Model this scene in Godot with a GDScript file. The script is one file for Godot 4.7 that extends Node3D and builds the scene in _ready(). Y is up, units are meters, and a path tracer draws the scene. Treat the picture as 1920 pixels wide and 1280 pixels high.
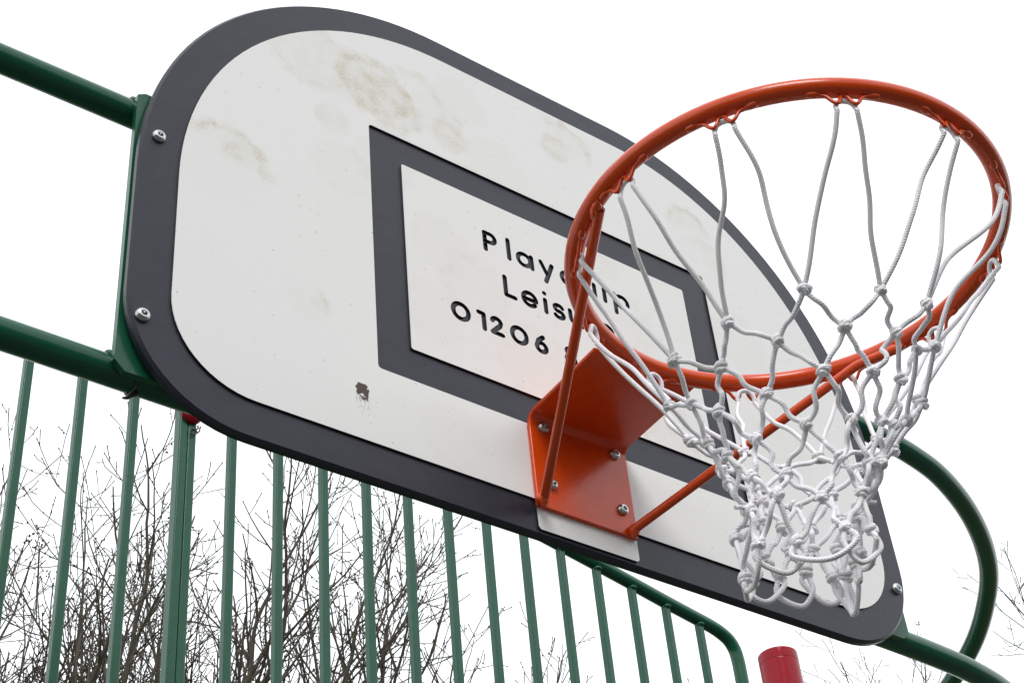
extends Node3D
# A playground basketball board seen from below: camera, sky and sun first, then setting, then things.

const OY := 2.933        # the board's coordinates (target rectangle's lower left corner = 0, 0, 0) stand this high above the ground
const RIM_C := Vector3(0.2877, 0.0172, 0.3791)
const RIM_R := 0.2345
const RIM_T := 0.0105
const NET := [
	[Vector3(0.4099, -0.1585, 0.4030), Vector3(0.3604, -0.1578, 0.4742), Vector3(0.3029, -0.1578, 0.5167), Vector3(0.2480, -0.1578, 0.5070), Vector3(0.1804, -0.1578, 0.4695), Vector3(0.1494, -0.1578, 0.3933), Vector3(0.1420, -0.1578, 0.3209), Vector3(0.1856, -0.1578, 0.2610), Vector3(0.2465, -0.1575, 0.2244), Vector3(0.3156, -0.1555, 0.2363), Vector3(0.3888, -0.1615, 0.2758), Vector3(0.4252, -0.1572, 0.3281)],
	[Vector3(0.3983, -0.1937, 0.3644), Vector3(0.3808, -0.1918, 0.4273), Vector3(0.3126, -0.1888, 0.4838), Vector3(0.2741, -0.1888, 0.4924), Vector3(0.2238, -0.1888, 0.4729), Vector3(0.1820, -0.1888, 0.4224), Vector3(0.1602, -0.1888, 0.3640), Vector3(0.1730, -0.1888, 0.3042), Vector3(0.2246, -0.1913, 0.2640), Vector3(0.2841, -0.1957, 0.2462), Vector3(0.3381, -0.1895, 0.2707), Vector3(0.3814, -0.1889, 0.3071)],
	[Vector3(0.3688, -0.2279, 0.3856), Vector3(0.3470, -0.2246, 0.4262), Vector3(0.2919, -0.2258, 0.4708), Vector3(0.2580, -0.2258, 0.4655), Vector3(0.2141, -0.2258, 0.4427), Vector3(0.1914, -0.2258, 0.3865), Vector3(0.1689, -0.2258, 0.3413), Vector3(0.1961, -0.2258, 0.2960), Vector3(0.2420, -0.2219, 0.2644), Vector3(0.2929, -0.2317, 0.2655), Vector3(0.3446, -0.2365, 0.2930), Vector3(0.3707, -0.2206, 0.3359)],
	[Vector3(0.3476, -0.2696, 0.3541), Vector3(0.3344, -0.2542, 0.3911), Vector3(0.2938, -0.2638, 0.4469), Vector3(0.2798, -0.2638, 0.4448), Vector3(0.2516, -0.2638, 0.4315), Vector3(0.2175, -0.2638, 0.4042), Vector3(0.1922, -0.2638, 0.3612), Vector3(0.1852, -0.2638, 0.3270), Vector3(0.2263, -0.2568, 0.2847), Vector3(0.2720, -0.2639, 0.2829), Vector3(0.3081, -0.2625, 0.2933), Vector3(0.3341, -0.2568, 0.3224)],
	[Vector3(0.3184, -0.3008, 0.3628), Vector3(0.3061, -0.2968, 0.3862), Vector3(0.2803, -0.3038, 0.4305), Vector3(0.2708, -0.3038, 0.4241), Vector3(0.2394, -0.3038, 0.4182), Vector3(0.2136, -0.3038, 0.3698), Vector3(0.1877, -0.3038, 0.3511), Vector3(0.2125, -0.3100, 0.3127), Vector3(0.2487, -0.3030, 0.2952), Vector3(0.2761, -0.3021, 0.2982), Vector3(0.3009, -0.3038, 0.3125), Vector3(0.3189, -0.3014, 0.3358)],
	[Vector3(0.3091, -0.3378, 0.3336), Vector3(0.2970, -0.3424, 0.3543), Vector3(0.2902, -0.3450, 0.3757), Vector3(0.2732, -0.3455, 0.3944), Vector3(0.2535, -0.3408, 0.4207), Vector3(0.2266, -0.3408, 0.3947), Vector3(0.1851, -0.3408, 0.3775), Vector3(0.1796, -0.3408, 0.3452), Vector3(0.2119, -0.3314, 0.2925), Vector3(0.2514, -0.3404, 0.2889), Vector3(0.2768, -0.3333, 0.3015), Vector3(0.2930, -0.3330, 0.3166)],
	[Vector3(0.2966, -0.3777, 0.3450), Vector3(0.2886, -0.3785, 0.3650), Vector3(0.2754, -0.3802, 0.3841), Vector3(0.2540, -0.3828, 0.4199), Vector3(0.2289, -0.3828, 0.4110), Vector3(0.2042, -0.3828, 0.3711), Vector3(0.1757, -0.3828, 0.3504), Vector3(0.2005, -0.3862, 0.3044), Vector3(0.2312, -0.3716, 0.2861), Vector3(0.2625, -0.3581, 0.2937), Vector3(0.2830, -0.3573, 0.3096), Vector3(0.2993, -0.3682, 0.3266)],
]

var M := {}
var rng := RandomNumberGenerator.new()


# ---------------------------------------------------------------- mesh helpers
class MB:
	var v := PackedVector3Array()
	var n := PackedVector3Array()
	var u := PackedVector2Array()
	var ix := PackedInt32Array()

	func vert(p: Vector3, nn: Vector3, uv := Vector2.ZERO) -> int:
		v.append(p)
		n.append(nn)
		u.append(uv)
		return v.size() - 1

	func tri(a: int, b: int, c: int) -> void:
		# clockwise front faces: order the corners against the stored normals
		var g := (v[b] - v[a]).cross(v[c] - v[a])
		if g.dot(n[a] + n[b] + n[c]) > 0.0:
			ix.append_array(PackedInt32Array([a, c, b]))
		else:
			ix.append_array(PackedInt32Array([a, b, c]))

	func quad(a: int, b: int, c: int, d: int) -> void:
		tri(a, b, c)
		tri(a, c, d)

	func flat_quad(a: Vector3, b: Vector3, c: Vector3, d: Vector3, nn: Vector3) -> void:
		quad(vert(a, nn), vert(b, nn), vert(c, nn), vert(d, nn))

	# sweeps a closed profile (points and normals, 2D) along a path
	func sweep(path: PackedVector3Array, prof: PackedVector2Array, pn: PackedVector2Array, up: Vector3, radii: PackedFloat32Array, closed := false, caps := true, vscale := 1.0) -> void:
		var m := path.size()
		var k := prof.size()
		var side := Vector3.ZERO
		var rows := []
		var run := 0.0
		var cnt := m + 1 if closed else m
		for j in cnt:
			var i := j % m
			var a := path[(i - 1 + m) % m] if (closed or i > 0) else path[i]
			var b := path[(i + 1) % m] if (closed or i < m - 1) else path[i]
			var t := (b - a).normalized()
			if j == 0:
				side = t.cross(up)
				if side.length() < 0.01:
					side = t.cross(Vector3(0.31, 0.2, 0.93))
				side = side.normalized()
			else:
				side = (side - t * side.dot(t)).normalized()
				run += path[i].distance_to(path[(i - 1 + m) % m])
			var w := side.cross(t).normalized()
			var r := radii[min(i, radii.size() - 1)]
			var row := PackedInt32Array()
			for q in k + 1:
				var s := q % k
				row.append(vert(path[i] + (side * prof[s].x + w * prof[s].y) * r, (side * pn[s].x + w * pn[s].y).normalized(), Vector2(float(q) / k, run * vscale)))
			rows.append(row)
			if caps and not closed and (i == 0 or i == m - 1):
				var cn := -t if i == 0 else t
				var c0 := vert(path[i], cn)
				var f := -1
				var prev := -1
				for q in k:
					var x := vert(path[i] + (side * prof[q].x + w * prof[q].y) * r, cn)
					if f < 0:
						f = x
					else:
						tri(c0, prev, x)
					prev = x
				tri(c0, prev, f)
		for j in rows.size() - 1:
			var ra: PackedInt32Array = rows[j]
			var rb: PackedInt32Array = rows[j + 1]
			for q in k:
				quad(ra[q], ra[q + 1], rb[q + 1], rb[q])

	func tube(path: PackedVector3Array, r, sides := 10, closed := false, caps := true, vscale := 1.0) -> void:
		var pr := PackedVector2Array()
		for q in sides:
			var a := TAU * q / sides
			pr.append(Vector2(cos(a), sin(a)))
		var radii := PackedFloat32Array()
		if r is float:
			radii.append(r)
		else:
			radii = PackedFloat32Array(r)
		sweep(path, pr, pr, Vector3.UP, radii, closed, caps, vscale)

	# turned shape: prof = [radius, height] pairs along the axis
	func lathe(o: Vector3, axis: Vector3, prof: Array, sides := 20) -> void:
		var s := axis.cross(Vector3(0.3, 0.81, 0.5)).normalized()
		var w := axis.cross(s).normalized()
		var rows := []
		for i in prof.size():
			var a: Vector2 = prof[max(i - 1, 0)]
			var b: Vector2 = prof[min(i + 1, prof.size() - 1)]
			var d := (b - a).normalized()
			var row := PackedInt32Array()
			for q in sides + 1:
				var an := TAU * q / sides
				var rd := s * cos(an) + w * sin(an)
				row.append(vert(o + rd * prof[i].x + axis * prof[i].y, (rd * d.y - axis * d.x).normalized(), Vector2(float(q) / sides, prof[i].y)))
			rows.append(row)
		for i in rows.size() - 1:
			for q in sides:
				quad(rows[i][q], rows[i][q + 1], rows[i + 1][q + 1], rows[i + 1][q])

	func blob(c: Vector3, ax: Vector3, rl: float, rr: float, sides := 5) -> void:
		lathe(c, ax.normalized(), [Vector2(0.0005 * rr, -rl), Vector2(rr * 0.8, -rl * 0.55), Vector2(rr, 0), Vector2(rr * 0.75, rl * 0.6), Vector2(0.0005 * rr, rl)], sides)

	func mesh() -> ArrayMesh:
		var a := []
		a.resize(Mesh.ARRAY_MAX)
		a[Mesh.ARRAY_VERTEX] = v
		a[Mesh.ARRAY_NORMAL] = n
		a[Mesh.ARRAY_TEX_UV] = u
		a[Mesh.ARRAY_INDEX] = ix
		var am := ArrayMesh.new()
		am.add_surface_from_arrays(Mesh.PRIMITIVE_TRIANGLES, a)
		return am


func origin_of(o: Node) -> Vector3:
	var s := Vector3.ZERO
	while o != self and o != null:
		s += o.position
		o = o.get_parent()
	return s


# commits a builder, filled in board coordinates, as one named part
func part(mb: MB, called: String, mat: Material, parent: Node = self) -> MeshInstance3D:
	var off := Vector3(0, OY, 0) - origin_of(parent)
	for i in mb.v.size():
		mb.v[i] += off
	var o := MeshInstance3D.new()
	o.name = called
	o.mesh = mb.mesh()
	o.material_override = mat
	o.cast_shadow = GeometryInstance3D.SHADOW_CASTING_SETTING_ON
	parent.add_child(o, true)
	return o


func inst(mesh: Mesh, called: String, mat: Material, parent: Node, at: Vector3, b := Basis.IDENTITY) -> MeshInstance3D:
	var o := MeshInstance3D.new()
	o.name = called
	o.mesh = mesh
	o.material_override = mat
	parent.add_child(o, true)
	o.transform = Transform3D(b, at + Vector3(0, OY, 0) - origin_of(parent))
	return o


func thing(called: String, label: String, category: String, at: Vector3, group := "") -> Node3D:
	var o := Node3D.new()
	o.name = called
	add_child(o, true)
	o.position = at + Vector3(0, OY, 0)
	o.set_meta("label", label)
	o.set_meta("category", category)
	if group != "":
		o.set_meta("group", group)
	return o


func rounded_rect(hw: float, hh: float, r: float, seg := 3) -> Array:
	var p := PackedVector2Array()
	var n := PackedVector2Array()
	for c in 4:
		var cx: float = [1, -1, -1, 1][c] * (hw - r)
		var cy: float = [1, 1, -1, -1][c] * (hh - r)
		for i in seg + 1:
			var a := PI * 0.5 * (c + float(i) / seg)
			p.append(Vector2(cx + r * cos(a), cy + r * sin(a)))
			n.append(Vector2(cos(a), sin(a)))
	return [p, n]


func spline(pts: Array, per := 6) -> PackedVector3Array:
	var o := PackedVector3Array()
	for i in pts.size() - 1:
		var a: Vector3 = pts[max(i - 1, 0)]
		var b: Vector3 = pts[i]
		var c: Vector3 = pts[i + 1]
		var d: Vector3 = pts[min(i + 2, pts.size() - 1)]
		for j in per:
			o.append(b.cubic_interpolate(c, a, d, float(j) / per))
	o.append(pts[-1])
	return o


func lin(r: float, g: float, b: float) -> Color:
	return Color(r, g, b).linear_to_srgb()


# ---------------------------------------------------------------- materials
func noise_tex(freq: float, seed_: int, lo: Color, hi: Color, size := 512, normal := false, strength := 4.0) -> NoiseTexture2D:
	var f := FastNoiseLite.new()
	f.seed = seed_
	f.frequency = freq
	f.fractal_octaves = 4
	var t := NoiseTexture2D.new()
	t.width = size
	t.height = size
	t.seamless = true
	t.noise = f
	if normal:
		t.as_normal_map = true
		t.bump_strength = strength
	else:
		var g := Gradient.new()
		g.set_color(0, lo)
		g.set_color(1, hi)
		t.color_ramp = g
	return t


func paint(c: Color, rough: float, seed_: int, scale := 6.0) -> StandardMaterial3D:
	var m := StandardMaterial3D.new()
	var lo := c.srgb_to_linear() * 0.86
	var hi := c.srgb_to_linear() * 1.12
	m.albedo_texture = noise_tex(0.012, seed_, lin(lo.r, lo.g, lo.b), lin(hi.r, hi.g, hi.b))
	m.roughness = rough
	m.metallic_specular = 0.5
	m.normal_enabled = true
	m.normal_texture = noise_tex(0.03, seed_ + 9, Color.BLACK, Color.WHITE, 512, true, 1.2)
	m.normal_scale = 0.25
	m.uv1_triplanar = true
	m.uv1_world_triplanar = true
	m.uv1_scale = Vector3.ONE * scale
	return m


# sprayed paint with fine tone changes, dust nibs and a few dark chips
func chipped(c: Color, seed_: int, chips: int, chip: Color, amp := 0.3) -> ImageTexture:
	var g := RandomNumberGenerator.new()
	g.seed = seed_
	var f := FastNoiseLite.new()
	f.seed = seed_
	f.frequency = 0.012
	f.fractal_octaves = 4
	var img := Image.create(512, 512, false, Image.FORMAT_RGB8)
	var nz := f.get_seamless_image(512, 512)
	for y in 512:
		for x in 512:
			var k := 1.0 - amp * 0.5 + amp * nz.get_pixel(x, y).r
			img.set_pixel(x, y, lin(c.r * k, c.g * k, c.b * k))
	for i in chips:
		var cx := g.randi_range(6, 505)
		var cy := g.randi_range(6, 505)
		var r := g.randf_range(0.7, 2.6)
		for y in range(-3, 4):
			for x in range(-3, 4):
				if Vector2(x * g.randf_range(0.7, 1.3), y).length() < r:
					img.set_pixel(cx + x, cy + y, lin(chip.r, chip.g, chip.b))
	img.generate_mipmaps()
	return ImageTexture.create_from_image(img)


func make_materials() -> void:
	M.green = paint(lin(0.009, 0.105, 0.052), 0.22, 3)
	M.green.metallic_specular = 0.42
	M.orange = paint(lin(0.70, 0.070, 0.005), 0.22, 21)
	M.red = paint(lin(0.34, 0.007, 0.018), 0.2, 33)
	M.red.metallic_specular = 0.35
	M.orange.albedo_texture = chipped(Color(0.66, 0.062, 0.004), 5, 26, Color(0.10, 0.03, 0.015), 0.1)
	M.green.albedo_texture = chipped(Color(0.009, 0.088, 0.046), 7, 16, Color(0.03, 0.05, 0.035), 0.2)
	var d := StandardMaterial3D.new()      # dark grey sheet plastic with fine machining marks
	d.albedo_texture = noise_tex(0.02, 51, lin(0.0195, 0.0200, 0.032), lin(0.0265, 0.0270, 0.042), 1024)
	d.albedo_texture = chipped(Color(0.0235, 0.024, 0.038), 9, 10, Color(0.006, 0.006, 0.008))
	d.roughness = 0.36
	d.metallic_specular = 0.4
	d.normal_enabled = true
	d.normal_texture = noise_tex(0.08, 52, Color.BLACK, Color.WHITE, 512, true, 2.0)
	d.normal_scale = 0.12
	d.uv1_triplanar = true
	d.uv1_world_triplanar = true
	d.uv1_scale = Vector3(3.0, 5.0, 5.0)
	M.dark = d
	var s := StandardMaterial3D.new()
	s.albedo_color = lin(0.5, 0.51, 0.52)
	s.metallic = 1.0
	s.roughness = 0.28
	M.steel = s
	var w := StandardMaterial3D.new()
	w.albedo_texture = face_texture()
	w.roughness = 0.5
	w.normal_enabled = true
	var f := FastNoiseLite.new()
	f.seed = 8
	f.frequency = 0.3
	f.fractal_octaves = 2
	var bump := f.get_image(1024, 1024, false, false, true)
	bump.bump_map_to_normal_map(1.5)
	w.normal_texture = ImageTexture.create_from_image(bump)
	w.normal_scale = 0.14
	M.white = w
	var c := StandardMaterial3D.new()      # braided nylon cord
	var bi := Image.create(32, 32, false, Image.FORMAT_RGB8)
	var hi := Image.create(32, 32, false, Image.FORMAT_RGB8)
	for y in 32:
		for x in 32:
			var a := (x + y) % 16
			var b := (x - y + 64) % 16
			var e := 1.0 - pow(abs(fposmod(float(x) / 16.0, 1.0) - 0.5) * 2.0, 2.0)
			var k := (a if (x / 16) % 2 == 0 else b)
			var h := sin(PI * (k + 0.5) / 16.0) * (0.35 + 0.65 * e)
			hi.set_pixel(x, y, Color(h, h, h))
			var g := 0.87 + 0.08 * clampf(h * 1.6, 0.0, 1.0)  # braid gaps coloured darker: shade between strands put into the albedo
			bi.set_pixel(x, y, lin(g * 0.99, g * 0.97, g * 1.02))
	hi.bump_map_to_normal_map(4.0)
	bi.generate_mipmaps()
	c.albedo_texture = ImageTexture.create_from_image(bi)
	c.normal_enabled = true
	c.normal_texture = ImageTexture.create_from_image(hi)
	c.normal_scale = 0.5
	c.backlight_enabled = true
	c.backlight = Color(0.3, 0.3, 0.3)
	c.uv1_scale = Vector3(2.0, 1.4, 1.0)
	c.roughness = 0.6
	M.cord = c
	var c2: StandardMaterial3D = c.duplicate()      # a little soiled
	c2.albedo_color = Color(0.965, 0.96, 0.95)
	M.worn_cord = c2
	var k := StandardMaterial3D.new()
	k.albedo_texture = noise_tex(0.02, 61, lin(0.045, 0.037, 0.027), lin(0.11, 0.092, 0.066))
	k.roughness = 0.85
	k.uv1_triplanar = true
	k.uv1_world_triplanar = true
	k.uv1_scale = Vector3.ONE * 0.8
	M.bark = k
	var t := StandardMaterial3D.new()
	t.albedo_texture = noise_tex(0.05, 71, lin(0.045, 0.045, 0.044), lin(0.095, 0.095, 0.093))
	t.roughness = 0.9
	t.uv1_triplanar = true
	t.uv1_world_triplanar = true
	M.tarmac = t
	var g2: StandardMaterial3D = t.duplicate()
	g2.albedo_texture = noise_tex(0.03, 72, lin(0.03, 0.055, 0.018), lin(0.07, 0.10, 0.03))
	M.grass = g2
	var hg: StandardMaterial3D = t.duplicate()  # dark greens for the added light-blocking wall out of view
	hg.albedo_texture = noise_tex(0.06, 73, lin(0.012, 0.025, 0.010), lin(0.045, 0.065, 0.026))
	M.sky_blocker = hg
	var wr := StandardMaterial3D.new()
	wr.albedo_color = lin(0.05, 0.055, 0.055)
	wr.roughness = 0.45
	M.wire = wr


const TEX_W := 2048
const TEX_H := 1434
const TEX_X := -0.32
const TEX_Y := -0.18
const TEX_M := 1.2       # metres across the texture


func board_uv(p: Vector2) -> Vector2:
	return Vector2((p.x - TEX_X) / TEX_M, 1.0 - (p.y - TEX_Y) / (TEX_M * TEX_H / TEX_W))


# mud prints left by balls: centre, radius, rim strength, inside strength, arc from, arc to (degrees), fill
const PRINTS := [
	[-0.085, 0.485, 0.066, 0.55, 0.30, 0, 360], [-0.045, 0.470, 0.062, 0.5, 0.22, -60, 100], [0.008, 0.482, 0.062, 0.95, 0.5, 0, 360],
	[0.034, 0.462, 0.055, 0.6, 0.6, 0, 360], [0.070, 0.500, 0.058, 0.6, 0.15, 0, 130],
	[0.105, 0.475, 0.05, 0.5, 0.35, -60, 60], [0.130, 0.452, 0.036, 0.0, 0.6, 0, 360],
	[-0.205, 0.225, 0.066, 1.15, 0.16, -10, 150], [-0.190, 0.250, 0.026, 0.0, 0.9, 0, 360],
	[0.335, 0.545, 0.058, 0.9, 0.30, -20, 140], [0.320, 0.535, 0.03, 0.0, 0.8, 0, 360],
	[0.565, 0.497, 0.046, 1.0, 0.42, -10, 200], [0.585, 0.440, 0.05, 0.55, 0.28, -50, 120],
	[-0.092, 0.058, 0.032, 0.85, 0.4, -40, 70], [-0.055, 0.380, 0.03, 0.0, 0.5, 0, 360],
	[0.02, 0.34, 0.05, 0.12, 0.14, 0, 360], [0.20, 0.43, 0.06, 0.12, 0.14, 0, 360], [0.15, 0.53, 0.05, 0.12, 0.17, 0, 360],
	[0.10, 0.24, 0.05, 0.12, 0.15, 0, 360], [0.15, 0.19, 0.06, 0.12, 0.21, 0, 360], [0.40, 0.24, 0.06, 0.12, 0.21, 0, 360],
	[0.24, 0.10, 0.07, 0.12, 0.18, 0, 360], [0.43, 0.12, 0.06, 0.12, 0.21, 0, 360], [0.36, 0.35, 0.05, 0.12, 0.21, 0, 360],
	[0.08, 0.12, 0.05, 0.12, 0.14, 0, 360], [0.45, 0.06, 0.05, 0.5, 0.3, 0, 360], [0.62, 0.30, 0.06, 0.12, 0.14, 0, 360],
	[-0.04, 0.30, 0.05, 0.1, 0.15, 0, 360], [0.66, 0.12, 0.06, 0.12, 0.14, 0, 360], [0.10, -0.06, 0.05, 0.12, 0.10, 0, 360],
]


func face_texture() -> ImageTexture:
	var img := Image.create(TEX_W, TEX_H, false, Image.FORMAT_RGB8)
	var base := Color(0.795, 0.794, 0.789)
	img.fill(lin(base.r, base.g, base.b))
	var fine := FastNoiseLite.new()
	fine.seed = 4
	fine.frequency = 0.22
	fine.fractal_octaves = 3
	var blot := FastNoiseLite.new()
	blot.seed = 5
	blot.frequency = 0.018
	blot.fractal_octaves = 3
	var mud := Color(0.47, 0.37, 0.19)
	var ppm := TEX_W / TEX_M
	for s in PRINTS:
		var cx: float = (s[0] - TEX_X) * ppm
		var cy: float = TEX_H - (s[1] - TEX_Y) * ppm
		var r: float = s[2] * ppm
		for y in range(max(0, int(cy - r * 1.15)), min(TEX_H, int(cy + r * 1.15))):
			for x in range(max(0, int(cx - r * 1.15)), min(TEX_W, int(cx + r * 1.15))):
				var d := Vector2(x - cx, cy - y)
				var q := d.length() / r + 0.16 * blot.get_noise_2d(x, y) + 0.06 * fine.get_noise_2d(x, y)
				if q > 1.02:
					continue
				var ang := rad_to_deg(d.angle())
				var arc := 1.0
				if s[6] - s[5] < 360:
					var mid: float = (s[5] + s[6]) * 0.5
					var off: float = abs(wrapf(ang - mid, -180.0, 180.0))
					arc = clampf(((s[6] - s[5]) * 0.5 - off) / 25.0, 0.0, 1.0)
				var ring := exp(-pow((q - 0.84) / 0.12, 2.0)) * arc
				var body := smoothstep(1.0, 0.7, q) if r > 50.0 else smoothstep(1.0, 0.2, q)
				var grain := clampf(fine.get_noise_2d(x, y) * 2.6 + 0.2, 0.0, 1.0)
				var patch := smoothstep(-0.35, 0.45, blot.get_noise_2d(x + 300.0, y))
				var a: float = (s[3] * ring * 0.7 + s[4] * body * 0.7 * (0.3 + 0.7 * arc)) * (0.25 + 0.75 * grain) * (0.45 + 0.55 * patch) * 0.8
				var c := img.get_pixel(x, y).srgb_to_linear().lerp(mud, clampf(a, 0.0, 0.8))
				img.set_pixel(x, y, c.linear_to_srgb())
	# dried dark mud splash with streaks under it
	var mx := (-0.0225 - TEX_X) * ppm
	var my := TEX_H - (-0.043 - TEX_Y) * ppm
	for y in range(int(my - 18), int(my + 62)):
		for x in range(int(mx - 30), int(mx + 30)):
			var dx := (x - mx) / 15.0
			var dy := (y - my) / 24.0
			var n := blot.get_noise_2d(x * 3.0, y * 3.0)
			var g := fine.get_noise_2d(x * 0.8, y * 0.6)
			var a := 0.0
			if dx * dx + dy * dy < 1.0 + 0.8 * n:
				a = 1.0 if dy < 0.25 + n or dx > 0.45 + n else (0.9 if g > 0.05 else 0.12)
			elif abs(dx) < 1.1 and dy > 0.0 and dy < 2.0 + n and g > 0.26:
				a = 0.35
			if a > 0.0:
				img.set_pixel(x, y, img.get_pixel(x, y).srgb_to_linear().lerp(Color(0.05, 0.024, 0.014), a).linear_to_srgb())
	# small scattered specks
	var r2 := RandomNumberGenerator.new()
	r2.seed = 17
	for i in 420:
		var x := r2.randi_range(40, TEX_W - 40)
		var y := r2.randi_range(40, TEX_H - 40)
		var tone := r2.randf_range(0.3, 0.7)
		for j in r2.randi_range(1, 5):
			img.set_pixel(x + r2.randi_range(-2, 2), y + r2.randi_range(-2, 2), lin(0.5 * tone, 0.42 * tone, 0.3 * tone))
	# faint overall grain
	img.generate_mipmaps()
	return ImageTexture.create_from_image(img)


# ---------------------------------------------------------------- the board
func arc2(o: PackedVector2Array, c: Vector2, rx: float, ry: float, a0: float, a1: float, seg: int) -> void:
	for i in seg + 1:
		var a := deg_to_rad(lerpf(a0, a1, float(i) / seg))
		o.append(c + Vector2(rx * cos(a), ry * sin(a)))


func outline(l: float, r: float, b: float, t: float, cb: float, ex: float, ey: float) -> PackedVector2Array:
	var o := PackedVector2Array()
	arc2(o, Vector2(l + cb, b + cb), cb, cb, 180, 270, 14)
	arc2(o, Vector2(r - cb, b + cb), cb, cb, 270, 360, 14)
	arc2(o, Vector2(r - ex, t - ey), ex, ey, 0, 90, 32)
	arc2(o, Vector2(l + ex, t - ey), ex, ey, 90, 180, 32)
	return o


func normals2(p: PackedVector2Array) -> PackedVector2Array:
	var o := PackedVector2Array()
	for i in p.size():
		var d := (p[(i + 1) % p.size()] - p[(i - 1 + p.size()) % p.size()]).normalized()
		o.append(Vector2(d.y, -d.x))
	return o


func rrect(x0: float, y0: float, x1: float, y1: float, r: float) -> PackedVector2Array:
	var o := PackedVector2Array()
	arc2(o, Vector2(x0 + r, y0 + r), r, r, 180, 270, 4)
	arc2(o, Vector2(x1 - r, y0 + r), r, r, 270, 360, 4)
	arc2(o, Vector2(x1 - r, y1 - r), r, r, 0, 90, 4)
	arc2(o, Vector2(x0 + r, y1 - r), r, r, 90, 180, 4)
	return o


# a raised sheet at height z with holes, cut into strips so that every piece is simple
func sheet(mb: MB, shape: PackedVector2Array, holes: Array, step: float, z: float) -> void:
	var x0 := 1e9
	var x1 := -1e9
	for q in shape:
		x0 = min(x0, q.x)
		x1 = max(x1, q.x)
	var n := int(ceil((x1 - x0) / step))
	for i in n:
		var a := x0 + (x1 - x0) * i / n
		var b := x0 + (x1 - x0) * (i + 1) / n
		var strip := PackedVector2Array([Vector2(a, -1), Vector2(b, -1), Vector2(b, 1), Vector2(a, 1)])
		var pieces := Geometry2D.intersect_polygons(shape, strip)
		for h in holes:
			var nx := []
			for pc in pieces:
				nx.append_array(Geometry2D.clip_polygons(pc, h))
			pieces.assign(nx)
		for pc in pieces:
			var tr := Geometry2D.triangulate_polygon(pc)
			var base := mb.v.size()
			for q in pc:
				mb.vert(Vector3(q.x, q.y, z), Vector3(0, 0, 1), board_uv(q))
			for j in range(0, tr.size(), 3):
				mb.tri(base + tr[j], base + tr[j + 1], base + tr[j + 2])


func wall(mb: MB, p: PackedVector2Array, z0: float, z1: float, inward: bool, smooth := false) -> void:
	var k := p.size()
	var pn := normals2(p)
	var cw := Geometry2D.is_polygon_clockwise(p)
	for i in k:
		var a := p[i]
		var b := p[(i + 1) % k]
		if a.distance_to(b) < 1e-6:
			continue
		var d := (b - a).normalized()
		var e := Vector2(d.y, -d.x)
		if cw:
			e = -e
		if inward:
			e = -e
		var na := Vector3(e.x, e.y, 0)
		var nb := na
		if smooth:
			na = Vector3(pn[i].x, pn[i].y, 0)
			nb = Vector3(pn[(i + 1) % k].x, pn[(i + 1) % k].y, 0)
		mb.quad(mb.vert(Vector3(a.x, a.y, z0), na, board_uv(a)), mb.vert(Vector3(b.x, b.y, z0), nb, board_uv(b)), mb.vert(Vector3(b.x, b.y, z1), nb, board_uv(b)), mb.vert(Vector3(a.x, a.y, z1), na, board_uv(a)))


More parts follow.
